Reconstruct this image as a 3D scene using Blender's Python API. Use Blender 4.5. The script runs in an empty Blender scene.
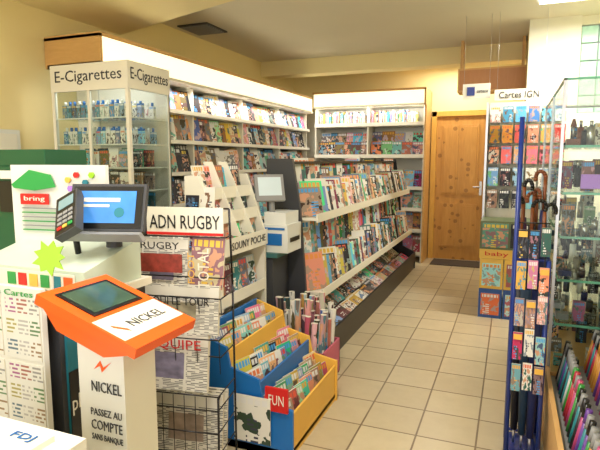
import bpy, bmesh, math, random
from mathutils import Matrix, Vector
random.seed(7)
R=math.radians
sc=bpy.context.scene
col=sc.collection
def T(x,y,z): return Matrix.Translation((x,y,z))
def RX(a): return Matrix.Rotation(R(a),4,'X')
def RY(a): return Matrix.Rotation(R(a),4,'Y')
def RZ(a): return Matrix.Rotation(R(a),4,'Z')
# ---------------- materials ----------------
def S(c):
    return tuple(((v/255)/12.92 if v/255<=.04045 else ((v/255+.055)/1.055)**2.4) for v in c)+(1,)
def newmat(name):
    m=bpy.data.materials.new(name); m.use_nodes=True
    nt=m.node_tree; return m,nt,nt.nodes['Principled BSDF']
_mc={}
def mat(name,c,rough=.5,metal=0,em=0,var=.06,sc_=6,emc=None):
    if name in _mc: return _mc[name]
    m,nt,p=newmat(name)
    no=nt.nodes.new('ShaderNodeTexNoise'); no.inputs['Scale'].default_value=sc_; no.inputs['Detail'].default_value=3
    tc=nt.nodes.new('ShaderNodeTexCoord'); nt.links.new(tc.outputs['Object'],no.inputs['Vector'])
    mx=nt.nodes.new('ShaderNodeMix'); mx.data_type='RGBA'
    cc=S(c); mx.inputs['A'].default_value=tuple(v*(1-var) for v in cc[:3])+(1,)
    mx.inputs['B'].default_value=tuple(min(1,v*(1+var)) for v in cc[:3])+(1,)
    nt.links.new(no.outputs['Fac'],mx.inputs['Factor']); nt.links.new(mx.outputs['Result'],p.inputs['Base Color'])
    p.inputs['Roughness'].default_value=rough; p.inputs['Metallic'].default_value=metal
    if em:
        p.inputs['Emission Color'].default_value=S(emc or c); p.inputs['Emission Strength'].default_value=em
    _mc[name]=m; return m
def mth(nt,op,a,b=None,c=None):
    n=nt.nodes.new('ShaderNodeMath'); n.operation=op
    for i,v in enumerate((a,b,c)):
        if v is None: continue
        if isinstance(v,(int,float)): n.inputs[i].default_value=v
        else: nt.links.new(v,n.inputs[i])
    return n.outputs[0]
def mixc(nt,f,a,b):
    n=nt.nodes.new('ShaderNodeMix'); n.data_type='RGBA'
    for k,v in (('Factor',f),('A',a),('B',b)):
        if isinstance(v,(int,float)): n.inputs[k].default_value=v
        elif isinstance(v,tuple): n.inputs[k].default_value=v
        else: nt.links.new(v,n.inputs[k])
    return n.outputs['Result']
def hsv(nt,h,s,v):
    n=nt.nodes.new('ShaderNodeCombineColor'); n.mode='HSV'
    for i,x in enumerate((h,s,v)):
        if isinstance(x,(int,float)): n.inputs[i].default_value=x
        else: nt.links.new(x,n.inputs[i])
    return n.outputs[0]
def uvbits(nt):
    uv=nt.nodes.new('ShaderNodeUVMap'); uv.uv_map='UVMap'
    sp=nt.nodes.new('ShaderNodeSeparateXYZ'); nt.links.new(uv.outputs[0],sp.inputs[0])
    U,V=sp.outputs[0],sp.outputs[1]
    return U,V,mth(nt,'FLOOR',U),mth(nt,'FRACT',U)
def wn(nt,w):
    n=nt.nodes.new('ShaderNodeTexWhiteNoise'); n.noise_dimensions='1D'; nt.links.new(w,n.inputs['W'])
    s=nt.nodes.new('ShaderNodeSeparateColor'); nt.links.new(n.outputs['Color'],s.inputs[0]); return s.outputs
def comb(nt,x,y,z=0.0):
    n=nt.nodes.new('ShaderNodeCombineXYZ')
    for i,v in enumerate((x,y,z)):
        if isinstance(v,(int,float)): n.inputs[i].default_value=v
        else: nt.links.new(v,n.inputs[i])
    return n.outputs[0]
def warmcool(nt,a):
    isr=mth(nt,'LESS_THAN',a,.58)
    hr=mth(nt,'FRACT',mth(nt,'MULTIPLY_ADD',a,.40,.92)); hb=mth(nt,'MULTIPLY_ADD',mth(nt,'SUBTRACT',a,.58),.75,.34)
    return mth(nt,'ADD',mth(nt,'MULTIPLY',isr,hr),mth(nt,'MULTIPLY',mth(nt,'SUBTRACT',1.0,isr),hb))
def printmat(name,huec=None,huew=1.0,satb=.3,satw=.65,valb=.08,valw=.75,white=.27,black=.15,skin=.55):
    m,nt,p=newmat(name); U,V,cell,fu=uvbits(nt)
    a=wn(nt,mth(nt,'ADD',cell,.5)); b=wn(nt,mth(nt,'ADD',cell,91.7)); c=wn(nt,mth(nt,'ADD',cell,333.3))
    h=warmcool(nt,a[0]) if huec is None else mth(nt,'FRACT',mth(nt,'ADD',mth(nt,'MULTIPLY',a[0],huew),huec))
    isw=mth(nt,'LESS_THAN',c[2],white); isb=mth(nt,'GREATER_THAN',c[2],1-black)
    base=hsv(nt,h,mth(nt,'MULTIPLY_ADD',a[1],satw,satb),mth(nt,'MULTIPLY_ADD',mth(nt,'POWER',a[2],1.3),valw,valb))
    base=mixc(nt,isw,base,(.74,.73,.68,1)); base=mixc(nt,isb,base,(.02,.02,.03,1))
    warm=mth(nt,'LESS_THAN',b[0],.6)
    ah=mth(nt,'ADD',mth(nt,'MULTIPLY',warm,mth(nt,'MULTIPLY',b[0],.2)),mth(nt,'MULTIPLY',mth(nt,'SUBTRACT',1.0,warm),.6))
    acc=hsv(nt,ah,mth(nt,'MULTIPLY',mth(nt,'GREATER_THAN',b[1],.4),.9),.72)
    sec=hsv(nt,warmcool(nt,c[0]),mth(nt,'MULTIPLY_ADD',c[1],.55,.15),mth(nt,'MULTIPLY_ADD',mth(nt,'POWER',b[2],1.6),.55,.04))
    no=nt.nodes.new('ShaderNodeTexNoise'); no.inputs['Scale'].default_value=1; no.inputs['Detail'].default_value=2.5
    nt.links.new(comb(nt,mth(nt,'MULTIPLY',U,3.1),mth(nt,'MULTIPLY',V,3.6),mth(nt,'MULTIPLY',cell,.77)),no.inputs['Vector'])
    f=no.outputs['Fac']
    inn=mth(nt,'LESS_THAN',V,.8)
    pic=mixc(nt,mth(nt,'MULTIPLY',mth(nt,'MULTIPLY',inn,mth(nt,'LESS_THAN',a[1],skin)),mth(nt,'GREATER_THAN',f,.56)),base,(.58,.31,.2,1))
    pic=mixc(nt,mth(nt,'MULTIPLY',inn,mth(nt,'LESS_THAN',f,.45)),pic,sec)
    L=mth(nt,'LESS_THAN',mth(nt,'FRACT',mth(nt,'MULTIPLY',fu,mth(nt,'MULTIPLY_ADD',b[0],3,4))),.74)
    bm_=mth(nt,'MULTIPLY',mth(nt,'GREATER_THAN',V,.82),mth(nt,'LESS_THAN',V,.95))
    bm_=mth(nt,'MULTIPLY',bm_,L); bm_=mth(nt,'MULTIPLY',bm_,mth(nt,'LESS_THAN',mth(nt,'ABSOLUTE',mth(nt,'SUBTRACT',fu,.5)),.43))
    pic=mixc(nt,bm_,pic,acc)
    r2=nt.nodes.new('ShaderNodeTexWhiteNoise'); r2.noise_dimensions='3D'
    nt.links.new(comb(nt,mth(nt,'FLOOR',mth(nt,'MULTIPLY',fu,11)),mth(nt,'FLOOR',mth(nt,'MULTIPLY',V,11)),cell),r2.inputs['Vector'])
    ln=mth(nt,'MULTIPLY',mth(nt,'LESS_THAN',mth(nt,'FRACT',mth(nt,'MULTIPLY',V,11)),.5),mth(nt,'GREATER_THAN',r2.outputs['Value'],.5))
    ln=mth(nt,'MULTIPLY',ln,mth(nt,'LESS_THAN',V,.5)); ln=mth(nt,'MULTIPLY',ln,mth(nt,'LESS_THAN',mth(nt,'ABSOLUTE',mth(nt,'SUBTRACT',fu,mth(nt,'MULTIPLY_ADD',c[1],.5,.25))),.17))
    pic=mixc(nt,ln,pic,mixc(nt,isw,acc,(.05,.05,.08,1)))
    nt.links.new(pic,p.inputs['Base Color']); p.inputs['Roughness'].default_value=.45; p.inputs['Specular IOR Level'].default_value=.3
    return m
def newsmat(name,paper=(.68,.66,.6,1),ink=(.04,.04,.05,1),colored=False,rows=36,title=True):
    m,nt,p=newmat(name); U,V,cell,fu=uvbits(nt)
    a=wn(nt,mth(nt,'ADD',cell,5.5))
    rowi=mth(nt,'FLOOR',mth(nt,'MULTIPLY',V,rows))
    r2=nt.nodes.new('ShaderNodeTexWhiteNoise'); r2.noise_dimensions='3D'
    nt.links.new(comb(nt,mth(nt,'FLOOR',mth(nt,'MULTIPLY',fu,18)),rowi,cell),r2.inputs['Vector'])
    ln=mth(nt,'MULTIPLY',mth(nt,'LESS_THAN',mth(nt,'FRACT',mth(nt,'MULTIPLY',V,rows)),.5),mth(nt,'GREATER_THAN',r2.outputs['Value'],.3))
    ln=mth(nt,'MULTIPLY',ln,mth(nt,'GREATER_THAN',mth(nt,'FRACT',mth(nt,'MULTIPLY',fu,3)),.12))
    inkc=ink
    if colored:
        rr=wn(nt,mth(nt,'ADD',mth(nt,'FLOOR',mth(nt,'MULTIPLY',V,rows/5)),mth(nt,'MULTIPLY',mth(nt,'FLOOR',mth(nt,'MULTIPLY',fu,3)),17.3)))
        inkc=hsv(nt,rr[0],mth(nt,'MULTIPLY',mth(nt,'GREATER_THAN',rr[2],.45),.9),mth(nt,'MULTIPLY_ADD',rr[1],.3,.12))
        ln=mth(nt,'MULTIPLY',ln,mth(nt,'GREATER_THAN',mth(nt,'FRACT',mth(nt,'MULTIPLY',V,rows/5)),.22))
    c=mixc(nt,mth(nt,'MULTIPLY',ln,.85),paper,inkc)
    no=nt.nodes.new('ShaderNodeTexNoise'); no.inputs['Scale'].default_value=1; no.inputs['Detail'].default_value=3
    nt.links.new(comb(nt,mth(nt,'MULTIPLY',U,4),mth(nt,'MULTIPLY',V,5),0.),no.inputs['Vector'])
    pm=mth(nt,'MULTIPLY',mth(nt,'LESS_THAN',mth(nt,'ABSOLUTE',mth(nt,'SUBTRACT',fu,mth(nt,'MULTIPLY_ADD',a[0],.3,.35))),.26),mth(nt,'LESS_THAN',mth(nt,'ABSOLUTE',mth(nt,'SUBTRACT',V,.42)),.22))
    if not colored:
        c=mixc(nt,pm,c,mixc(nt,no.outputs['Fac'],(.0,.0,.0,1),hsv(nt,a[1],.35,.6)))
    if title:
        tb=mth(nt,'LESS_THAN',mth(nt,'ABSOLUTE',mth(nt,'SUBTRACT',V,.86)),.09)
        c=mixc(nt,tb,c,paper)
    nt.links.new(c,p.inputs['Base Color']); p.inputs['Roughness'].default_value=.8
    return m
def glassmat(name,tint=(.94,.975,.96,1),f=.05):
    m=bpy.data.materials.new(name); m.use_nodes=True; nt=m.node_tree; nt.nodes.clear()
    o=nt.nodes.new('ShaderNodeOutputMaterial'); tr=nt.nodes.new('ShaderNodeBsdfTransparent'); tr.inputs[0].default_value=tint
    gl=nt.nodes.new('ShaderNodeBsdfGlossy'); gl.inputs['Roughness'].default_value=.03
    fr=nt.nodes.new('ShaderNodeLayerWeight'); fr.inputs['Blend'].default_value=.2
    ms=nt.nodes.new('ShaderNodeMixShader')
    nt.links.new(mth(nt,'MULTIPLY_ADD',fr.outputs['Fresnel'],.3,f*.3),ms.inputs[0])
    nt.links.new(tr.outputs[0],ms.inputs[1]); nt.links.new(gl.outputs[0],ms.inputs[2]); nt.links.new(ms.outputs[0],o.inputs[0])
    return m
def woodmat(name,c1,c2,scale=3,stretch=(1,1,.12),rough=.45,knots=False):
    m,nt,p=newmat(name); tc=nt.nodes.new('ShaderNodeTexCoord'); mp=nt.nodes.new('ShaderNodeMapping')
    mp.inputs['Scale'].default_value=stretch; nt.links.new(tc.outputs['Object'],mp.inputs[0])
    no=nt.nodes.new('ShaderNodeTexNoise'); no.inputs['Scale'].default_value=scale*6; no.inputs['Detail'].default_value=5; no.inputs['Distortion'].default_value=1.5
    nt.links.new(mp.outputs[0],no.inputs['Vector'])
    c=mixc(nt,no.outputs['Fac'],S(c1),S(c2))
    if knots:
        vo=nt.nodes.new('ShaderNodeTexVoronoi'); vo.inputs['Scale'].default_value=8; nt.links.new(tc.outputs['Object'],vo.inputs['Vector'])
        c=mixc(nt,mth(nt,'MULTIPLY',mth(nt,'LESS_THAN',vo.outputs['Distance'],.24),.6),c,S((126,80,36)))
    nt.links.new(c,p.inputs['Base Color']); p.inputs['Roughness'].default_value=rough
    return m
def tilemat():
    m,nt,p=newmat('floor_tiles'); tc=nt.nodes.new('ShaderNodeTexCoord'); sp=nt.nodes.new('ShaderNodeSeparateXYZ')
    nt.links.new(tc.outputs['Object'],sp.inputs[0]); s=.3
    def e(o,off):
        q=mth(nt,'ADD',mth(nt,'DIVIDE',o,s),off)
        return mth(nt,'GREATER_THAN',mth(nt,'ABSOLUTE',mth(nt,'SUBTRACT',mth(nt,'FRACT',q),.5)),.484),mth(nt,'FLOOR',q)
    ex,fx=e(sp.outputs[0],.35); ey,fy=e(sp.outputs[1],.2)
    g=mth(nt,'MAXIMUM',ex,ey)
    r=nt.nodes.new('ShaderNodeTexWhiteNoise'); nt.links.new(comb(nt,fx,fy),r.inputs['Vector'])
    no=nt.nodes.new('ShaderNodeTexNoise'); no.inputs['Scale'].default_value=9; no.inputs['Detail'].default_value=6; no.inputs['Roughness'].default_value=.7; nt.links.new(tc.outputs['Object'],no.inputs['Vector'])
    f=mth(nt,'ADD',mth(nt,'MULTIPLY',r.outputs['Value'],.45),mth(nt,'MULTIPLY',no.outputs['Fac'],.55))
    c=mixc(nt,f,S((176,160,130)),S((212,199,168)))
    c=mixc(nt,g,c,S((122,104,80)))
    nt.links.new(c,p.inputs['Base Color']); p.inputs['Roughness'].default_value=.3
    return m
MAG=printmat('magazine_print'); PACKBLUE=printmat('vial_print',.54,.08,.5,.4,.3,.5,.4,.08,0)
PACKWARM=printmat('blister_print',.97,.12,.7,.25,.5,.4,.15,.06,.2); KID=printmat('childrens_book_print',None,1,.4,.55,.3,.5,.15,.05,.4)
PINK=printmat('gift_wrap_print',.90,.13,.3,.45,.35,.5,.25,.02,.2)
DARKPK=printmat('dark_pack_print',None,1,.25,.5,.05,.4,.15,.3,.2)
NEWS=newsmat('newsprint'); LEAF=newsmat('leaflet_print',(.68,.69,.66,1),colored=True,rows=15,title=False)
FL=tilemat()
CREAM=mat('cream_wall_paint',(236,220,164),.8,var=.03,sc_=2)
SOFF=mat('cream_soffit_paint',(242,228,176),.8,var=.03,sc_=2)
CEIL=mat('ceiling_paint',(220,214,194),.9,var=.06,sc_=1.5)
WHITE=mat('white_laminate',(230,227,214),.4,var=.02)
WPL=mat('white_plastic',(220,222,218),.35,var=.02)
PAPER=mat('paper_edge',(215,210,196),.7)
BLACK=mat('black_laminate',(26,26,30),.4)
BPL=mat('black_plastic',(16,17,20),.3)
GREY=mat('grey_plastic',(140,142,145),.4)
DKGREY=mat('dark_grey_panel',(58,60,66),.5)
ALU=mat('brushed_aluminium',(190,192,195),.3,metal=.9)
WIRE=mat('dark_wire',(50,50,54),.35,metal=.8)
ORANGE=mat('orange_plastic',(236,92,20),.35)
YEL=mat('yellow_board',(230,180,76),.5)
BLUE=mat('blue_board',(20,104,180),.4)
DBLUE=mat('navy_tube',(28,52,132),.3)
GREEN=mat('dark_green_plastic',(14,84,54),.4)
LGREEN=mat('lime_plastic',(150,205,40),.45)
MGREEN=mat('mid_green_print',(40,150,70),.5)
PGREEN=mat('pale_mint_plastic',(196,210,196),.4)
RED=mat('red_print',(200,28,26),.5)
TEAL=mat('teal_print',(30,120,140),.5)
LWOOD=woodmat('light_wood',(202,156,94),(224,182,120),3,(.3,.3,2))
PINE=woodmat('knotty_pine',(180,126,56),(216,164,86),3,(1,1,.15),knots=True)
FRAME=woodmat('door_frame_wood',(204,154,64),(230,182,90),3,(1,1,.15))
GLASS=glassmat('clear_glass')
TUBE=mat('fluorescent_diffuser',(255,248,234),.5,em=3.5,var=0)
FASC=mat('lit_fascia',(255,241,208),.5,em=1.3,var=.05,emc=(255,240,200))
SCR=mat('blue_screen',(60,120,190),.15,em=.7,var=.5,sc_=14)
SCR2=mat('kiosk_screen',(60,84,70),.12,em=.15,var=.8,sc_=9)
PURP=mat('purple_box',(168,120,215),.4)
BROWN=mat('umbrella_handle_wood',(120,66,34),.35)
TXT=mat('dark_lettering',(50,52,58),.6)
# ---------------- builder ----------------
CELL=[0]
class B:
    def __init__(s,name):
        s.name=name; s.bm=bmesh.new(); s.uv=s.bm.loops.layers.uv.new('UVMap'); s.ms=[]
    def mi(s,m):
        if m not in s.ms: s.ms.append(m)
        return s.ms.index(m)
    def face(s,pts,m,uvs=None,smooth=False):
        f=s.bm.faces.new([s.bm.verts.new(p) for p in pts]); f.material_index=s.mi(m); f.smooth=smooth
        if uvs:
            for l,u in zip(f.loops,uvs): l[s.uv].uv=u
        return f
    def mesh(s,vs,fs,m,smooth=False):
        v=[s.bm.verts.new(p) for p in vs]; i=s.mi(m)
        for q in fs:
            f=s.bm.faces.new([v[k] for k in q]); f.material_index=i; f.smooth=smooth
    def box(s,x0,x1,y0,y1,z0,z1,m,M=None):
        if x0>x1:x0,x1=x1,x0
        if y0>y1:y0,y1=y1,y0
        if z0>z1:z0,z1=z1,z0
        vs=[Vector(p) for p in ((x0,y0,z0),(x1,y0,z0),(x1,y1,z0),(x0,y1,z0),(x0,y0,z1),(x1,y0,z1),(x1,y1,z1),(x0,y1,z1))]
        if M is not None: vs=[M@v for v in vs]
        s.mesh(vs,[(0,3,2,1),(4,5,6,7),(0,1,5,4),(1,2,6,5),(2,3,7,6),(3,0,4,7)],m)
    def prism(s,pts,d,m,M=None):
        d=Vector(d); a=[Vector(p) for p in pts]; b=[p+d for p in a]
        if M is not None: a=[M@v for v in a]; b=[M@v for v in b]
        n=len(a); s.mesh(a+b,[tuple(range(n))[::-1],tuple(range(n,2*n))]+[(i,(i+1)%n,n+(i+1)%n,n+i) for i in range(n)],m)
    def cyl(s,p0,p1,r0,m,r1=None,seg=10,cap=True):
        r1=r0 if r1 is None else r1; p0=Vector(p0);p1=Vector(p1); d=(p1-p0)
        q=d.to_track_quat('Z','Y').to_matrix()
        vs=[]
        for p,r in((p0,r0),(p1,r1)):
            for k in range(seg):
                a=2*math.pi*k/seg; vs.append(p+q@Vector((r*math.cos(a),r*math.sin(a),0)))
        fs=[(k,(k+1)%seg,seg+(k+1)%seg,seg+k) for k in range(seg)]
        v=[s.bm.verts.new(p) for p in vs]; i=s.mi(m)
        for f in fs:
            g=s.bm.faces.new([v[k] for k in f]); g.material_index=i; g.smooth=True
        if cap:
            g=s.bm.faces.new(v[:seg][::-1]); g.material_index=i
            g=s.bm.faces.new(v[seg:]); g.material_index=i
    def path(s,pts,r,m,seg=6,M=None):
        pts=[Vector(p) for p in pts]
        if M is not None: pts=[M@p for p in pts]
        for a,b in zip(pts,pts[1:]): s.cyl(a,b,r,m,seg=seg)
    def cover(s,M,w,h,t,m,edge=None):
        i=CELL[0]; CELL[0]=(i+1)%900
        v=[Vector(p) for p in((-w/2,0,0),(w/2,0,0),(w/2,0,h),(-w/2,0,h),(-w/2,t,0),(w/2,t,0),(w/2,t,h),(-w/2,t,h))]
        v=[M@p for p in v]
        s.face(v[:4],m,[(i+.002,.002),(i+.998,.002),(i+.998,.998),(i+.002,.998)])
        s.mesh(v,[(4,7,6,5),(1,5,6,2),(0,3,7,4),(3,2,6,7),(0,4,5,1)],edge or PAPER)
    def pack(s,M,w,h,d,m):
        i=CELL[0]; CELL[0]=(i+1)%900
        v=[M@Vector(p) for p in((-w/2,0,0),(w/2,0,0),(w/2,0,h),(-w/2,0,h),(-w/2,d,0),(w/2,d,0),(w/2,d,h),(-w/2,d,h))]
        u=[(i+.002,.002),(i+.998,.002),(i+.998,.998),(i+.002,.998)]
        for q in((0,1,2,3),(1,5,6,2),(4,0,3,7),(5,4,7,6)): s.face([v[k] for k in q],m,u)
        u=[(i+.1,.6),(i+.2,.6),(i+.2,.7),(i+.1,.7)]
        s.face([v[k] for k in(3,2,6,7)],m,u); s.face([v[k] for k in(0,4,5,1)],m,u)
    def roll(s,p0,p1,r,m,seg=10):
        """printed paper roll with wrapped uv"""
        i=CELL[0]; CELL[0]=(i+1)%900
        p0=Vector(p0);p1=Vector(p1); q=(p1-p0).to_track_quat('Z','Y').to_matrix()
        P=lambda p,k:p+q@Vector((r*math.cos(2*math.pi*k/seg),r*math.sin(2*math.pi*k/seg),0))
        for k in range(seg):
            u0,u1=i+.002+.996*k/seg,i+.002+.996*(k+1)/seg
            s.face([P(p0,k),P(p0,k+1),P(p1,k+1),P(p1,k)],m,[(u0,.0),(u1,.0),(u1,.79),(u0,.79)],smooth=True)
        s.face([P(p1,k) for k in range(seg)],PAPER)
    def text(s,t,M,w,h,m,ext=.0008):
        cu=bpy.data.curves.new('t','FONT'); cu.body=t; cu.extrude=ext; cu.resolution_u=2
        ob=bpy.data.objects.new('t',cu); col.objects.link(ob)
        bpy.context.view_layer.update()
        me=bpy.data.meshes.new_from_object(ob.evaluated_get(bpy.context.evaluated_depsgraph_get()))
        xs=[v.co.x for v in me.vertices]; ys=[v.co.y for v in me.vertices]
        if xs:
            x0,x1,y0,y1=min(xs),max(xs),min(ys),max(ys)
            A=M@RX(90)@Matrix.Diagonal((w/(x1-x0),h/(y1-y0),1,1))@T(-(x0+x1)/2,-(y0+y1)/2,0)
            vs=[s.bm.verts.new(A@v.co) for v in me.vertices]; i=s.mi(m)
            for p in me.polygons:
                try:
                    f=s.bm.faces.new([vs[k] for k in p.vertices]); f.material_index=i
                except ValueError: pass
        bpy.data.objects.remove(ob); bpy.data.curves.remove(cu); bpy.data.meshes.remove(me)
    def done(s,bevel=0):
        me=bpy.data.meshes.new(s.name); s.bm.to_mesh(me); s.bm.free()
        for m in s.ms: me.materials.append(m)
        o=bpy.data.objects.new(s.name,me); col.objects.link(o)
        if bevel:
            b=o.modifiers.new('b','BEVEL'); b.width=bevel; b.segments=2; b.limit_method='ANGLE'
            w=o.modifiers.new('w','WELD'); w.merge_threshold=.00005
            o.modifiers.move(1,0)
        return o
def row(b,x,y,z,rz,length,sp,w,h,tilt,fan=0,m=None,t=.006,jit=.02,wj=0):
    F=T(x,y,z)@RZ(rz); n=int(length/sp); m=m or MAG
    for k in range(n):
        hh=h*random.uniform(1-jit*5,1+jit); ww=w*random.uniform(1-wj,1)
        b.cover(F@T((k+.5)*length/n+random.uniform(-.004,.004),0,0)@RZ(fan+random.uniform(-3,3))@RX(-tilt-random.uniform(0,4)),ww,hh,t,m)
# ---------------- room ----------------
def simple(name,args,m):
    b=B(name)
    for a in args: b.box(*a,m)
    return b.done()
simple('floor',[(-3.4,1.4,-1.6,7.97,-.1,0)],FL)
simple('ceiling',[(-3.4,1.4,-1.6,7.97,2.8,2.9)],CEIL)
simple('wall_left',[(-3.4,-3.3,-1.6,7.97,0,2.8)],CREAM)
simple('wall_back',[(-3.3,.1,7.87,7.97,0,2.8)],CREAM)
simple('wall_corridor',[(.1,.2,5.85,7.87,0,2.8)],CREAM)
simple('wall_right_back',[(.1,.55,5.70,5.85,0,2.8),(.55,1.3,5.75,5.85,0,1.9),(.55,1.3,5.75,5.85,2.72,2.8)],mat('white_wall',(228,228,214),.8))
simple('wall_right',[(1.3,1.4,-1.6,5.85,0,2.8)],CREAM)
simple('wall_front',[(-3.3,-2.6,-1.6,-1.5,0,2.8),(-2.6,1.3,-1.6,-1.5,2.5,2.8),(-2.6,1.3,-1.6,-1.5,0,.25),(-.75,-.65,-1.6,-1.5,.25,2.5)],CREAM)
b=B('window_1')
GB=mat('glass_block',(150,190,168),.2,em=.3,emc=(180,210,190),var=.4,sc_=20)
for i in range(5):
    for k in range(5):
        b.box(.56+i*.148,.56+i*.148+.14,5.765,5.835,1.905+k*.163,1.905+k*.163+.153,GB)
b.box(.55,1.3,5.79,5.81,1.9,2.72,GREY)
b.done(.006)
b=B('ceiling_soffit')
b.prism([(-3.3,-1.5,2.56),(1.3,-1.5,2.56),(1.3,2.24,2.56),(-3.3,3.87,2.56)],(0,0,.24),SOFF); b.done()
simple('ceiling_beam',[(-3.3,.1,6.7,6.95,2.60,2.8)],SOFF)
simple('baseboard_back',[(-.3,.1,7.855,7.87,0,.08)],FRAME)
b=B('ceiling_vent'); b.box(-3.2,-2.85,4.6,5.0,2.785,2.799,DKGREY)
for k in range(9): b.box(-3.18,-2.87,4.63+k*.04,4.645+k*.04,2.775,2.785,GREY)
b.done()
def fixture(x,y,z,l,alongx,power):
    b=B('fluorescent_ceiling_lamp')
    dx,dy=(l/2,.09) if alongx else (.09,l/2)
    b.box(x-dx,x+dx,y-dy,y+dy,z-.035,z,WPL)
    dx-=.02;dy-=.02
    b.box(x-dx,x+dx,y-dy,y+dy,z-.06,z-.035,TUBE); b.done(.004)
    L=bpy.data.lights.new('tube_light','AREA'); L.shape='RECTANGLE'; L.size=2*dx; L.size_y=2*dy; L.energy=power; L.color=(1,.95,.86)
    o=bpy.data.objects.new('tube_light',L); o.location=(x,y,z-.07); col.objects.link(o)
fixture(.68,4.9,2.8,1.1,True,55)
fixture(-.7,1.3,2.56,1.3,False,42)  # added lamp out of view, lights the front of the shop
fixture(-.7,7.4,2.8,.9,True,18)  # added lamp hidden behind the beam, brightens the corridor end
fixture(-2.2,.6,2.56,1.2,False,22)  # another unseen lamp, added to light the left front
# ---------------- door ----------------
b=B('door_1')
b.box(-1.10,-1.03,7.80,7.868,0,2.14,FRAME); b.box(-.36,-.29,7.80,7.868,0,2.14,FRAME); b.box(-1.10,-.29,7.80,7.868,2.07,2.14,FRAME)
b.box(-1.03,-.36,7.835,7.866,0,2.07,PINE)
for z0,z1 in((.18,.82),(.95,1.95)):
    for x0,x1 in((-.95,-.72),(-.67,-.44)):
        b.box(x0,x1,7.822,7.835,z0,z1,PINE); b.box(x0+.03,x1-.03,7.815,7.822,z0+.03,z1-.03,PINE)
b.box(-.415,-.38,7.822,7.835,.95,1.15,ALU); b.cyl((-.4,7.82,1.07),(-.4,7.77,1.07),.008,ALU); b.cyl((-.4,7.77,1.07),(-.5,7.77,1.07),.008,ALU)
b.done(.004)
simple('door_mat',[(-1.0,-.3,7.3,7.72,.001,.015)],mat('mat_fibre',(80,70,64),.95))
# ---------------- left wall shelving ----------------
b=B('magazine_shelving_unit')
b.box(-3.295,-3.27,3.32,7.84,0,2.13,WHITE); b.box(-3.27,-2.78,3.32,7.33,0,.12,WHITE)
SH=[.14,.45,.74,1.03,1.32,1.61,1.88]
for z in SH:
    b.box(-3.27,-2.82,3.32,7.33,z-.012,z,WHITE); b.box(-2.82,-2.812,3.32,7.33,z-.012,z+.022,WHITE)
for y in(3.32,4.32,5.32,6.32,7.31): b.box(-3.27,-2.86,y,y+.02,0,2.13,WHITE)
b.box(-3.27,-2.76,3.02,7.33,2.13,2.155,WHITE); b.box(-3.29,-2.76,3.02,7.3,2.33,2.36,LWOOD)
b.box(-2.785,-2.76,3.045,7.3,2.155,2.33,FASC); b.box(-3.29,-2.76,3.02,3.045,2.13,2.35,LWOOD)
b.done()
b=B('magazines')
for z in SH:
    for y0 in(3.34,4.34,5.34,6.34):
        row(b,-2.88,y0,z+.003,90,.96,.095,.2,.275 if z<1.8 else .24,12,-14,jit=.04)
b.done()
# ---------------- back wall shelving ----------------
b=B('bookshelf')
b.box(-3.26,-1.14,7.83,7.86,0,2.2,WHITE)
for z in(.12,.45,.75,1.05,1.5,1.95): b.box(-2.76,-1.14,7.4,7.83,z-.02,z,WHITE); b.box(-2.76,-1.14,7.39,7.4,z-.02,z+.03,WHITE)
for x in(-2.76,-1.96,-1.16): b.box(x,x+.02,7.42,7.83,0,2.2,WHITE)
b.box(-2.76,-1.12,7.33,7.86,2.2,2.225,WHITE); b.box(-2.76,-1.12,7.31,7.86,2.40,2.43,LWOOD)
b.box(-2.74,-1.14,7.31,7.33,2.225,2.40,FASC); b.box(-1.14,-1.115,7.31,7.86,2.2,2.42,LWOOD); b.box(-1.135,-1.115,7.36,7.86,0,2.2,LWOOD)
b.done()
b=B('books_and_comics')
for z in(.12,.45,.75,1.05): row(b,-2.72,7.47,z+.003,0,.76,.12,.2,.26,12,-8); row(b,-1.92,7.47,z+.003,0,.76,.13,.2,.26,12,-8,m=KID if z<.9 else MAG)
row(b,-2.72,7.5,1.503,0,.76,.12,.15,.22,8,0); row(b,-2.72,7.6,1.6,0,.76,.12,.15,.26,8,0)
row(b,-1.92,7.5,1.503,0,.75,.15,.16,.22,8,0,m=KID); row(b,-1.92,7.62,1.6,0,.75,.15,.19,.27,8,0,m=KID)
x=-2.7
while x<-1.25:
    w=random.uniform(.015,.035)
    if not(-1.99<x+w and x<-1.93): b.pack(T(x,7.5,1.952),w,.19*random.uniform(.85,1.1),.13,KID if random.random()<.5 else MAG)
    x+=w+.004
b.done()
def area(x,y,z,sx,sy,e,rot=(0,0,0)):
    L=bpy.data.lights.new('canopy_tube','AREA'); L.shape='RECTANGLE'; L.size=sx; L.size_y=sy; L.energy=e; L.color=(1,.94,.82)
    o=bpy.data.objects.new('canopy_tube',L); o.location=(x,y,z); o.rotation_euler=[R(a) for a in rot]; col.objects.link(o)
area(-2.79,5.2,2.12,.05,4,36,(0,-20,0))
area(-1.95,7.36,2.19,1.5,.05,11,(20,0,0))
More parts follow.
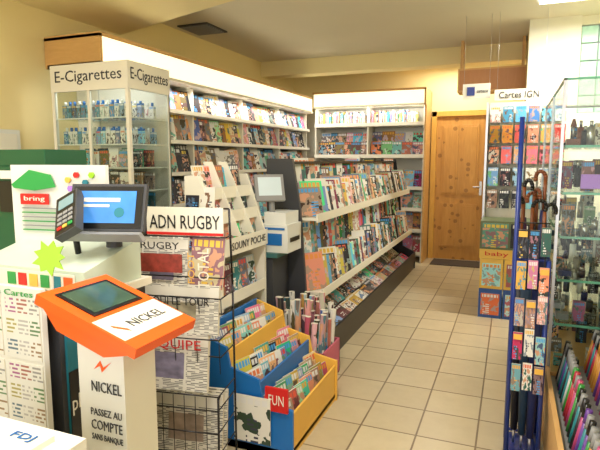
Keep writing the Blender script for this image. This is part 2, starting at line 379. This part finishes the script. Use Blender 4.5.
# ---------------- gondola ----------------
b=B('magazine_gondola')
for y in(3.41,6.96):
    b.prism([(-1.15,y,0),(-1.15,y,.22),(-1.32,y,.30),(-1.38,y,1.1),(-1.44,y,1.46),(-1.64,y,1.46),(-1.64,y,0)],(0,.03,0),DKGREY if y<4 else BLACK)
b.box(-1.64,-1.61,3.44,6.96,0,1.44,BLACK); b.box(-1.61,-1.16,3.44,6.96,0,.14,BLACK); b.box(-1.61,-1.45,3.44,6.96,1.42,1.44,BLACK)
b.box(-1.165,-1.15,3.44,6.96,.1,.22,BLACK)
for z,x in((.50,-1.22),(1.04,-1.26)):
    b.box(-1.61,x,3.44,6.96,z-.02,z,WHITE)
    b.box(x,x+.012,3.42,6.98,z-.03,z+.03,WHITE)
b.box(-1.61,-1.42,3.44,6.96,.72,.73,BLACK)
b.box(-1.61,-1.6,3.44,6.96,.14,.48,BLACK)
b.done()
b=B('magazines')
row(b,-1.32,3.48,1.045,90,3.4,.062,.2,.28,16,-34,jit=.05)
row(b,-1.47,3.5,1.13,90,3.4,.09,.2,.34,6,-22,jit=.05)
row(b,-1.29,3.48,.505,90,3.4,.062,.2,.29,12,-34,jit=.05)
row(b,-1.42,3.5,.735,90,3.4,.07,.2,.27,6,-30,jit=.05)
row(b,-1.20,3.54,.15,90,3.34,.2,.21,.15,62,0,t=.02); row(b,-1.36,3.54,.2,90,3.34,.17,.2,.2,52,-6,t=.012)
b.done()
# ---------------- vape display cabinet ----------------
b=B('vape_display_cabinet')
X0,X1,Y0,Y1=-3.03,-2.36,2.82,3.27; ZT=2.10
b.box(X0,X1,Y0,Y1,0,.9,WHITE); b.box(X0,X1,Y0,Y1,ZT-.02,ZT,WHITE)
b.box(X0,X1,Y0-.004,Y0+.02,ZT-.18,ZT,WHITE); b.box(X1-.02,X1+.004,Y0,Y1,ZT-.18,ZT,WHITE)
for x in(X0,X1-.025):
    for y in(Y0,Y1-.025): b.box(x,x+.025,y,y+.025,.9,ZT-.03,WHITE)
b.box(X0+.32,X0+.34,Y0,Y0+.02,.9,ZT-.16,WHITE)
b.box(X0,X1,Y1-.012,Y1,.9,ZT-.03,WHITE)
for z in(1.08,1.24,1.40,1.56,1.74): b.box(X0+.02,X1-.02,Y0+.02,Y1-.02,z-.008,z,GLASS); b.box(X0+.02,X1-.02,Y0+.014,Y0+.02,z-.008,z,WPL); b.box(X1-.02,X1-.014,Y0+.02,Y1-.02,z-.008,z,WPL)
b.box(X0+.025,X1-.025,Y0+.004,Y0+.009,.9,ZT-.18,GLASS); b.box(X1-.009,X1-.004,Y0+.025,Y1-.025,.9,ZT-.18,GLASS)
b.text('E-Cigarettes',T((X0+X1)/2,Y0-.006,ZT-.09),.58,.1,TXT)
b.text('E-Cigarettes',T(X1+.006,(Y0+Y1)/2,ZT-.09)@RZ(90),.40,.1,TXT)
b.done()
L=bpy.data.lights.new('cabinet_fill','AREA'); L.shape='RECTANGLE'; L.size=.55; L.size_y=.05; L.energy=2.2; L.color=(1,.98,.95)  # added fill light to brighten the cabinet inside, not a known lamp
o=bpy.data.objects.new('cabinet_fill',L); o.location=(-2.7,2.9,ZT-.03); o.rotation_euler=(R(15),0,0); col.objects.link(o)
b=B('e_liquid_bottles')
for z in(.9,1.08,1.24,1.40,1.56,1.74):
    for yy in(Y0+.05,Y0+.18,Y0+.31):
        n=14
        for k in range(n):
            x=X0+.06+k*(X1-X0-.12)/(n-1)
            if z>=1.56:
                b.pack(T(x,yy,z+.001),.038,.09,.03,PACKBLUE); b.cyl((x,yy+.015,z+.09),(x,yy+.015,z+.118),.010,BLUE if k%3 else WPL,seg=6)
            elif k%2==0: b.pack(T(x,yy,z+.001),.08,random.uniform(.11,.14),.02,DARKPK if z<1.3 else MAG)
b.done()
b=B('electrical_panel'); b.box(-3.298,-3.24,2.35,2.72,1.38,1.66,WPL); b.box(-3.24,-3.232,2.38,2.69,1.41,1.63,WHITE); b.done(.006)
# ---------------- service counter ----------------
b=B('service_counter')
b.box(-2.6,-1.36,1.24,1.68,0,.95,DKGREY); b.box(-2.6,-1.9,1.68,2.15,0,.95,DKGREY)
b.box(-2.62,-1.34,1.21,1.70,.95,.98,WHITE); b.box(-2.62,-1.88,1.70,2.17,.95,.98,WHITE)
b.box(-1.36,-1.35,1.26,1.66,.3,.88,TEAL); b.box(-1.35,-1.346,1.26,1.66,.45,.74,BPL)
b.text('photo',T(-1.344,1.33,.62)@RZ(90),.13,.07,WHITE)
b.box(-1.86,-1.37,1.18,1.21,.36,.52,TEAL)
b.done()
b=B('leaflet_board')
b.box(-1.86,-1.37,1.185,1.205,.52,1.04,WPL)
for i,(x,z) in enumerate(((-1.70,.8),(-1.455,.8),(-1.70,.575),(-1.455,.575))):
    b.cover(T(x,1.182,z),.155 if i%2 else .3,.21,.003,LEAF)
b.text('Points Cartes',T(-1.53,1.181,1.022),.26,.02,MGREEN)
for i in range(7): b.box(-1.84+i*.066,-1.79+i*.066,1.181,1.184,.53,.565,[RED,MGREEN,ORANGE,BLUE,ORANGE,MGREEN,RED][i])
b.done()
b=B('lottery_play_stand')
b.prism([(-1.9,1.36,.981),(-1.9,1.36,1.06),(-1.9,1.66,1.14),(-1.9,1.66,.981)],(.54,0,0),PGREEN)
b.box(-1.85,-1.40,1.352,1.358,.985,1.05,WHITE)
for i,c in enumerate((MGREEN,RED,YEL,MGREEN,TEAL,ORANGE)): b.box(-1.72+i*.055,-1.68+i*.055,1.349,1.352,.995,1.04,c)
M0=T(-1.72,1.60,1.1)@RZ(8)
b.box(-.22,.23,0,.02,0,.33,WPL,M=M0)
b.text('bring',M0@T(-.10,-.014,.19),.10,.025,WHITE,.001)
b.box(-.17,-.035,-.012,-.006,.168,.212,RED,M=M0)
b.prism([(-.21,-.012,.25),(-.12,-.012,.31),(-.02,-.012,.29),(.0,-.012,.24),(-.1,-.012,.225),(-.2,-.012,.235)],(0,.006,0),MGREEN,M=M0)
for i,(c,x,z) in enumerate(((YEL,.06,.27),(RED,.1,.29),(TEAL,.14,.26),(ORANGE,.11,.24),(LGREEN,.17,.29),(PURP,.07,.235),(BLUE,.175,.235))):
    b.cyl(M0@Vector((x,-.012,z)),M0@Vector((x,-.003,z)),.013,c,seg=6)
for i in range(6): b.box(-.17,.0,-.009,-.0002,.15-i*.018,.154-i*.018,[GREY,MGREEN][i%2],M=M0)
b.done()
b=B('lime_splash_sticker')
pts=[]
for k in range(18):
    r=.062 if k%2==0 else .038; r*=random.uniform(.85,1.15); a=2*math.pi*k/18; pts.append((r*math.cos(a),0,r*math.sin(a)))
b.prism(pts,(0,.006,0),LGREEN,M=T(-1.45,1.30,1.12)@RZ(20)@RX(-12)); b.cyl((-1.45,1.305,.981),(-1.45,1.31,1.1),.004,WPL,seg=6); b.cyl((-1.45,1.305,.981),(-1.45,1.305,.988),.025,WPL); b.done()
b=B('lottery_touch_terminal')
M=T(-1.39,1.52,1.275)@RZ(17)@RX(-18)
b.box(-.145,.145,0,.025,-.09,.09,DKGREY,M=M); b.box(-.135,.135,-.002,0,-.08,.08,BPL,M=M); b.box(-.11,.11,-.004,-.002,-.06,.062,SCR,M=M)
b.box(-.09,.05,-.0055,-.004,.02,.035,WHITE,M=M); b.box(-.09,.01,-.0055,-.004,-.0,.01,WHITE,M=M); b.cyl(M@Vector((.05,-.0045,-.02)),M@Vector((.05,-.0055,-.02)),.02,TEAL)
b.box(-.05,.05,.025,.06,-.12,.0,DKGREY,M=M)
b.prism([(-.14,0,-.092),(.14,0,-.092),(.15,-.05,-.11),(-.15,-.05,-.11)],(0,.05,-.02),GREY,M=M)
b.cyl((-1.40,1.56,1.12),(-1.40,1.56,1.22),.03,DKGREY); b.done(.003)
b=B('card_payment_terminal')
M=T(-1.50,1.43,1.265)@RZ(10)@RY(-28)@RX(-38)
b.box(-.05,.05,0,.035,-.10,.085,DKGREY,M=M); b.box(-.045,.045,-.001,0,-.095,.08,BPL,M=M); b.box(-.035,.035,-.003,0,.02,.065,mat('lcd',(120,150,160),.2,em=.15),M=M)
for i in range(3):
    for j in range(4): b.box(-.035+i*.025,-.016+i*.025,-.005,0,-.013-j*.021,.0-j*.021,[GREY,GREY,GREY,[RED,YEL,MGREEN][i]][j],M=M)
b.cyl((-1.52,1.50,1.09),(-1.51,1.47,1.22),.012,BPL); b.done(.003)
b=B('green_ticket_printer')
b.box(-2.4,-2.0,1.8,2.1,.981,1.42,GREEN); b.box(-2.38,-2.02,1.82,2.08,1.42,1.5,GREEN); b.box(-2.3,-2.1,1.79,1.8,1.2,1.35,BPL); b.box(-2.28,-2.12,1.785,1.79,1.36,1.4,WPL); b.done(.02)
# ---------------- orange kiosk ----------------
b=B('payment_kiosk')
b.box(-1.17,-1.0,1.13,1.27,0.03,.93,WPL); b.box(-1.28,-.92,1.05,1.36,0,.03,WPL)
sl=math.degrees(math.atan2(.125,.38))
M=T(-1.09,1.22,.988)@RY(sl)
b.box(-.188,.185,-.142,.142,-.014,.018,ORANGE,M=M)
b.prism([(-.175,-.13,-.014),(.17,-.13,-.014),(.08,-.13,-.065),(-.1,-.13,-.065)],(0,.26,0),ORANGE,M=M)
b.box(-.155,.0,-.105,.105,.018,.022,BPL,M=M); b.box(-.143,-.012,-.092,.092,.022,.023,SCR2,M=M)
b.box(.02,.14,-.135,.135,.018,.0195,WHITE,M=M)
b.text('NICKEL',M@T(.085,.02,.0205)@RZ(90)@RX(-90),.15,.035,TXT)
b.prism([(.06,-.11,.0196),(.075,-.11,.0196),(.115,-.08,.0196),(.1,-.08,.0196)],(0,0,.001),ORANGE,M=M)
b.text('NICKEL',T(-1.065,1.127,.79),.11,.032,TXT)
b.prism([(-1.11,1.128,.84),(-1.085,1.128,.855),(-1.08,1.128,.835),(-1.045,1.128,.87),(-1.075,1.128,.85),(-1.085,1.128,.87)],(0,.002,0),ORANGE)
for i,t in enumerate(('PASSEZ AU','COMPTE','SANS BANQUE')): b.text(t,T(-1.07,1.127,.71-i*.04),.115,.022 if i!=1 else .03,TXT)
b.done(.003)
b=B('ticket_printer')
b.box(-1.4,-.96,.62,.9,0,.55,GREY); b.box(-1.42,-.94,.58,.92,.55,.77,WPL); b.box(-1.38,-1.0,.62,.88,.77,.785,WHITE)
b.text('FDJ',T(-1.065,.845,.787)@RX(-90),.07,.03,BLUE); b.done(.012)
# ---------------- newspaper rack ----------------
F=T(-1.315,1.88,0)@RZ(10)
b=B('newspaper_rack')
for x in(-.2,.2):
    b.path([(x,.1,.0),(x,.08,.9),(x,.05,1.24)],.005,WIRE,M=F); b.path([(x,-.13,.0),(x,-.12,.45),(x,-.1,.46)],.005,WIRE,M=F); b.path([(x,-.13,.004),(x,.1,.004)],.005,WIRE,M=F)
for i,(z,y) in enumerate(((.1,-.13),(.2,-.13),(.3,-.13),(.40,-.125),(.46,-.12),(.62,-.08),(.70,-.10),(.80,-.05),(.87,-.07),(.95,-.03),(1.12,0))):
    b.path([(-.2,.08,z),(-.2,y,z),(.2,y,z),(.2,.08,z)],.003,WIRE,M=F)
for k in range(9):
    x=-.2+k*.05; b.path([(x,-.13,.02),(x,-.13,.46)],.002,WIRE,M=F); b.path([(x,-.13,.02),(x,.1,.02)],.002,WIRE,M=F)
for k in range(5):
    x=-.2+k*.1; b.path([(x,-.10,.70),(x,-.09,.55)],.002,WIRE,M=F); b.path([(x,-.07,.87),(x,-.065,.8)],.002,WIRE,M=F)
b.path([(-.2,.05,1.24),(.2,.05,1.24)],.004,WIRE,M=F)
b.box(-.18,.18,.03,.034,1.12,1.245,WHITE,M=F)
b.text('ADN RUGBY',F@T(0,.028,1.18),.33,.06,BPL)
b.box(-.18,.18,.027,.03,1.122,1.134,RED,M=F); b.done()
b=B('newspapers')
b.cover(F@T(-.085,-.02,.88)@RX(-8),.22,.24,.012,NEWS); b.cover(F@T(.115,-.025,.90)@RX(-8)@RY(2),.15,.22,.012,MAG)
b.box(.045,.185,-.045,-.04,.9,1.1,RED,M=F@T(0,-.005,0)@RX(-4)); b.text('TOTAL',F@T(.13,-.08,1.0)@RY(-90),.17,.05,WHITE); b.text('FOOT',F@T(.075,-.08,1.0)@RY(-90),.13,.03,YEL)
b.box(-.19,.02,-.05,-.046,.97,1.05,mat('red_photo',(150,60,50),.5,var=.9,sc_=35),M=F)
b.text('RUGBY',F@T(-.085,-.04,1.085),.18,.03,BPL)
b.cover(F@T(.0,-.075,.71)@RX(-8),.37,.21,.02,NEWS); b.text('A QUI LE TOUR',F@T(-.0,-.075,.85),.3,.04,BPL)
b.cover(F@T(-.02,-.112,.47)@RX(-8),.33,.25,.025,NEWS); b.text("L'EQUIPE",F@T(-.02,-.105,.67),.28,.05,RED)
for k in range(3): b.cover(F@T(-.02+k*.01,.0+k*.03,.12)@RX(-6),.33,.28,.012,NEWS)
b.done()
# ---------------- blue/yellow book bin ----------------
b=B('book_dump_bin')
ya,yb=2.18,2.88
b.box(-1.47,-.93,ya,yb,0,.04,YEL)
for y in(ya,yb-.015):
    b.prism([(-.92,y,0),(-.92,y,.25),(-1.08,y,.28),(-1.10,y,.38),(-1.26,y,.42),(-1.28,y,.52),(-1.47,y,.58),(-1.47,y,0)],(0,.015,0),BLUE if y==ya else YEL)
for x,z in((-.93,.22),(-1.10,.36),(-1.27,.50)):
    b.box(x-.012,x,ya+.015,yb-.015,z-.2,z,YEL if x!=-1.10 else BLUE)
    b.box(x-.17,x-.012,ya+.015,yb-.015,z-.2,z-.185,YEL)
b.box(-1.47,-1.455,ya,yb,0,.58,BLUE)
b.done()
b=B('childrens_books')
for x,z in((-.955,.04),(-1.125,.18),(-1.295,.32)):
    for r_ in(0,1):
        row(b,x-r_*.06,ya+.05,z+.005+.0*r_,90,.62,.075,.13,.22+.03*r_,14,-12,m=KID,t=.008)
b.done()
b=B('comic_leaflet'); b.box(-1.06,-.94,2.165,2.178,.24,.36,RED); b.text('FUN',T(-1.0,2.163,.3),.08,.05,WHITE); b.cover(T(-1.13,2.16,.06),.2,.24,.004,KID); b.done()
# ---------------- gift wrap bin ----------------
b=B('gift_wrap_bin')
bx0,bx1,by0,by1=-1.40,-1.04,2.96,3.30
PK=mat('pink_card',(200,96,124),.5)
for a in((bx0,bx0+.01,by0,by1),(bx1-.01,bx1,by0,by1),(bx0,bx1,by0,by0+.01),(bx0,bx1,by1-.01,by1)): b.box(*a,0,.24,PK)
b.box(bx0,bx1,by0,by1,0,.01,PK); b.done()
b=B('gift_wrap_rolls')
for i in range(7):
    for j in range(6):
        x=bx0+.035+i*.047; y=by0+.035+j*.05; t=random.uniform(-.03,.03); h=random.uniform(.40,.58)
        b.roll((x,y,.012),(x+t,y+random.uniform(-.02,.02),h),.02,PINK if random.random()<.75 else KID)
b.done()
# ---------------- pocket book rack ----------------
b=B('pocket_book_rack')
for y in(2.50,3.06):
    b.prism([(-1.49,y,0),(-1.49,y,.98),(-1.62,y,1.36),(-1.72,y,1.36),(-1.72,y,0)],(0,.02,0),WHITE)
b.box(-1.72,-1.70,2.52,3.06,0,1.36,WHITE)
for z,x in((.3,-1.5),(.62,-1.5),(.92,-1.49),(1.10,-1.55),(1.24,-1.60)):
    b.box(-1.70,x,2.52,3.06,z-.015,z,WHITE); b.box(x,x+.008,2.51,3.07,z-.02,z+.05,WHITE)
b.box(-1.482,-1.477,2.50,3.08,.9,1.0,WHITE)
b.text('SOUNY POCHE',T(-1.474,2.82,.95)@RZ(90),.44,.045,TXT)
for k in range(2):
    b.prism([(-1.47,2.70+k*.17,1.0),(-1.66,2.70+k*.17,1.44),(-1.72,2.70+k*.17,1.44),(-1.58,2.70+k*.17,1.0)],(0,.006,0),WHITE)
b.done()
b=B('pocket_books')
for z,x in((.3,-1.54),(.62,-1.54),(.92,-1.54),(1.10,-1.6),(1.24,-1.65)):
    row(b,x,2.53,z+.003,90,.5,.1,.11,.21 if z<1 else .18,8,-6)
for z in(.94,1.14): row(b,-1.72,2.485,z,0,.2,.1,.09,.16,4,0)
for z in(.45,.7): row(b,-1.72,2.485,z,0,.2,.2,.18,.22,4,0,m=NEWS)
b.done()
# ---------------- photo print kiosk ----------------
b=B('photo_print_kiosk')
b.box(-1.62,-1.46,3.12,3.38,0,.80,DKGREY); b.box(-1.64,-1.42,3.10,3.39,.80,.83,mat('teal_shelf',(60,110,110),.5))
b.box(-1.56,-1.36,3.14,3.38,.83,1.02,WPL); b.box(-1.54,-1.38,3.16,3.38,1.02,1.1,WPL); b.box(-1.358,-1.354,3.18,3.34,.9,.93,BPL); b.box(-1.52,-1.40,3.134,3.139,.88,.96,BLUE); b.box(-1.54,-1.38,3.134,3.139,.985,1.0,BLUE)
M=T(-1.50,3.17,1.26)@RZ(40)@RX(-20)
b.box(-.1,.1,0,.03,-.085,.1,GREY,M=M); b.box(-.08,.08,-.002,0,-.05,.08,mat('pale_screen',(190,205,210),.15,em=.25),M=M); b.cyl((-1.5,3.2,1.1),(-1.5,3.19,1.2),.02,GREY)
b.done(.006)
# ---------------- right: hanging displays ----------------
b=B('blister_pack_display')
b.box(-.23,.5,5.66,5.69,.0,2.02,WHITE); b.box(-.25,-.23,5.4,5.69,0,2.0,ALU); b.box(-.23,.5,5.42,5.66,.85,.87,WHITE); b.box(-.23,.5,5.42,5.66,0,.1,WHITE)
for z,h,m in((1.82,.15,PACKBLUE),(1.62,.17,PACKWARM),(1.42,.17,PACKWARM),(1.2,.18,PACKBLUE),(.98,.18,DARKPK)):
    for k in range(6):
        x=-.17+k*.115
        b.cyl((x,5.66,z+h),(x,5.5,z+h),.003,ALU,seg=5)
        for d in range(3): b.cover(T(x,5.52+d*.04,z-.005),.095,h,.012,m)
b.done()
b=B('hanging_card_sign')
b.box(-.18,.26,5.29,5.305,2.0,2.1,WHITE); b.box(-.47,-.22,5.33,5.345,2.03,2.17,WHITE)
b.text('Cartes IGN',T(.03,5.286,2.05),.34,.06,TXT)
b.box(-.43,-.36,5.325,5.33,2.06,2.14,DBLUE)
b.text('carterie',T(-.29,5.326,2.1),.1,.03,TXT)
for x in(-.46,-.23): b.cyl((x,5.337,2.17),(x,5.337,2.8),.0012,ALU)
for x in(-.16,.24): b.cyl((x,5.297,2.1),(x,5.297,2.8),.0012,ALU)
b.done()
b=B('shutter_box'); b.box(-.62,.098,6.35,6.65,2.22,2.48,LWOOD); b.box(-.6,.098,6.34,6.35,2.24,2.46,woodmat('brown_panel',(184,124,76),(202,146,98),2,(2,.3,.3)))
b.box(-.6,-.57,6.4,6.6,2.48,2.8,LWOOD); b.box(.05,.08,6.4,6.6,2.48,2.8,LWOOD); b.done()
b=B('toy_boxes')
TB=mat('toy_blue',(36,80,150),.4); TY=mat('toy_yellow',(226,186,84),.4)
for x,w in((-.13,.2),(.08,.2),(.24,.1)):
    b.box(x-w/2,x+w/2,4.99,5.36,0,.27,TB); b.cover(T(x,4.985,.03),w*.8,.2,.003,KID)
    b.box(x-w/2,x+w/2,5.0,5.36,.272,.55,TY); b.cover(T(x,4.996,.3),w*.8,.21,.003,KID)
b.box(-.24,.3,5.0,5.36,.552,.64,TY); b.text('baby',T(-.09,4.997,.595),.2,.05,RED)
b.box(-.24,.27,5.0,5.36,.641,.9,mat('toy_green',(92,104,72),.4)); b.cover(T(-.11,4.996,.66),.22,.22,.003,KID); b.cover(T(.13,4.996,.66),.22,.22,.003,DARKPK)
b.done()
# ---------------- umbrella stand ----------------
b=B('umbrella_stand')
for x in(.035,.175):
    for y in(2.55,2.80): b.cyl((x,y,0),(x,y,1.64 if x<.1 and y<2.7 else 1.0),.011,DBLUE)
for z in(.05,.45,1.0):
    b.path([(.035,2.55,z),(.175,2.55,z),(.175,2.80,z),(.035,2.80,z),(.035,2.55,z)],.008,DBLUE)
b.box(.03,.18,2.54,2.81,0.0,.03,DBLUE); b.path([(.035,2.55,1.62),(.035,2.68,1.62)],.008,DBLUE); b.done()
b=B('umbrellas')
UC=[mat('umb%d'%i,c,.55) for i,c in enumerate(((20,22,36),(28,40,96),(60,30,60),(30,30,34),(30,60,90)))]
for i,(x,y) in enumerate(((.07,2.67),(.14,2.68),(.075,2.75),(.135,2.76),(.105,2.63),(.105,2.72),(.14,2.61))):
    c=UC[i%5]; h=1.26+random.uniform(0,.16); tx=random.uniform(-.015,.015)
    P=lambda z:(x+tx*(z/h),y,z)
    b.cyl(P(.05),P(.12),.006,ALU); b.cyl(P(.12),P(.85),.016,c,r1=.036,seg=9); b.cyl(P(.85),P(h-.2),.036,c,r1=.014,seg=9); b.cyl(P(h-.2),P(h-.05),.008,BROWN,seg=8)
    a0=random.uniform(0,6.28); pts=[]
    for k in range(9):
        a=math.pi*k/8*1.15; r=.032
        pts.append((x+tx+(r-r*math.cos(a))*math.cos(a0),y+(r-r*math.cos(a))*math.sin(a0),h-.05+r*math.sin(a)))
    b.path(pts,.009,BROWN if i%2 else BPL,seg=8)
b.done()
b=B('carded_accessories')
for i in range(3):
    for j,z in enumerate((1.02,.86,.70,.54,.38)):
        x=.062+i*.048; zz=z+random.uniform(-.02,.02); b.cover(T(x,2.525-.002*j,zz),.04,.13,.006,[DARKPK,PACKWARM,MAG,KID][(i*2+j)%4])
        if (i+j)%3==0: b.box(x-.018,x+.018,2.505,2.51,zz+.1,zz+.125,YEL)
for i in range(3): b.cyl((.062+i*.048,2.535,.38),(.062+i*.048,2.535,1.17),.002,WIRE,seg=5)
b.cyl((.05,2.535,1.17),(.17,2.535,1.17),.003,WIRE,seg=5); b.cyl((.05,2.535,1.17),(.04,2.55,1.17),.003,WIRE,seg=5)
b.done()
# ---------------- glass display cabinet ----------------
b=B('glass_display_cabinet')
cx0,cx1,cy0,cy1,cz=.215,1.15,2.86,4.4,1.84
b.box(cx0,cx1,cy0,cy1,0,.34,LWOOD); b.box(cx0-.01,cx1,cy0-.005,cy1+.01,.34,.37,LWOOD)
for x in(cx0,.68,cx1-.02):
    for y in(cy0,3.6,cy1-.02):
        if x==.68 and y==3.6: continue
        b.box(x,x+.014,y,y+.014,.37,cz,ALU)
GE=mat('glass_edge',(110,180,155),.2)
b.box(cx0,cx1,cy0,cy0+.01,cz-.008,cz+.002,GE); b.box(cx0,cx1,cy1-.02,cy1,cz-.01,cz+.01,ALU); b.box(cx0,cx0+.01,cy0,cy1,cz-.008,cz+.002,GE)
b.box(cx0+.006,cx0+.01,cy0+.02,cy1-.02,.37,cz,GLASS); b.box(cx0+.02,cx1-.02,cy0+.004,cy0+.008,.37,cz,GLASS)
b.box(cx0+.02,cx1-.02,cy0+.02,cy1-.02,cz-.006,cz,GLASS)
for z in(.62,.85,1.07,1.29,1.52): b.box(cx0+.03,cx1-.03,cy0+.03,cy1-.03,z-.008,z,GLASS); b.box(cx0+.025,cx1-.02,cy0+.022,cy0+.03,z-.010,z+.002,GE); b.box(cx0+.025,cx0+.03,cy0+.03,cy1-.03,z-.012,z+.003,GE)
b.done()
b=B('cabinet_merchandise')
for z in(.372,.625,.855,1.075,1.295,1.525):
    y=2.95
    while y<4.3:
        x=.28
        while x<1.08:
            q=random.random(); h=random.uniform(.05,.16)
            m=random.choice([DKGREY,BPL,WPL,GREY,UC[1],BROWN,DKGREY,TEAL,UC[4],ALU,BPL])
            if q<.32: b.cyl((x,y,z),(x,y,z+h*.75),.018,m); b.cyl((x,y,z+h*.75),(x,y,z+h),.008,ALU)
            elif q<.62: b.pack(T(x,y,z),.055,h,.04,DARKPK)
            elif q<.72: b.box(x-.03,x+.03,y,y+.06,z,z+.03,m); b.cyl((x,y+.03,z+.03),(x,y+.03,z+.1),.004,ALU); b.cyl((x,y+.03,z+.09),(x,y+.03,z+.13),.016,m,r1=.006)
            x+=.075
        y+=.22
b.box(.32,.55,2.90,2.925,1.31,1.38,PURP)
b.done()
b=B('pen_display_counter')
b.box(.215,1.15,1.15,2.84,0,.33,LWOOD); b.box(.205,.225,1.15,2.85,.33,.40,LWOOD)
for k in range(4): b.box(.225+k*.12,.225+(k+1)*.12,1.2,2.83,.33,.36+k*.07,GREY)
b.done()
b=B('display_pens')
PC=[mat('pen%d'%i,c,.3) for i,c in enumerate(((50,140,60),(180,70,120),(40,90,160),(200,140,60),(170,40,60),(100,60,150),(40,130,140),(40,40,44),(190,192,194)))]
for k in range(34):
    for j in range(4):
        y=1.3+k*.045; x=.26+j*.12; c=random.choice(PC); z=.362+j*.07
        b.cyl((x,y,z),(x+.03,y+.005,z+.15),.010,c,seg=8); b.cyl((x+.03,y+.005,z+.15),(x+.04,y+.006,z+.20),.012,random.choice([GREY,c,BPL]),seg=8)
b.done()
# ---------------- camera / world ----------------
cam=bpy.data.cameras.new('camera'); co=bpy.data.objects.new('camera',cam); col.objects.link(co)
co.location=(0,0,1.45); co.rotation_euler=(R(90-7.125),0,R(22.03)); cam.lens=31.2; cam.sensor_width=36; cam.clip_start=.05
sc.camera=co
w=bpy.data.worlds.new('world'); sc.world=w; w.use_nodes=True
bg=w.node_tree.nodes['Background']; bg.inputs[0].default_value=(1,.98,.94,1); bg.inputs[1].default_value=2.8
sc.view_settings.view_transform='Standard'
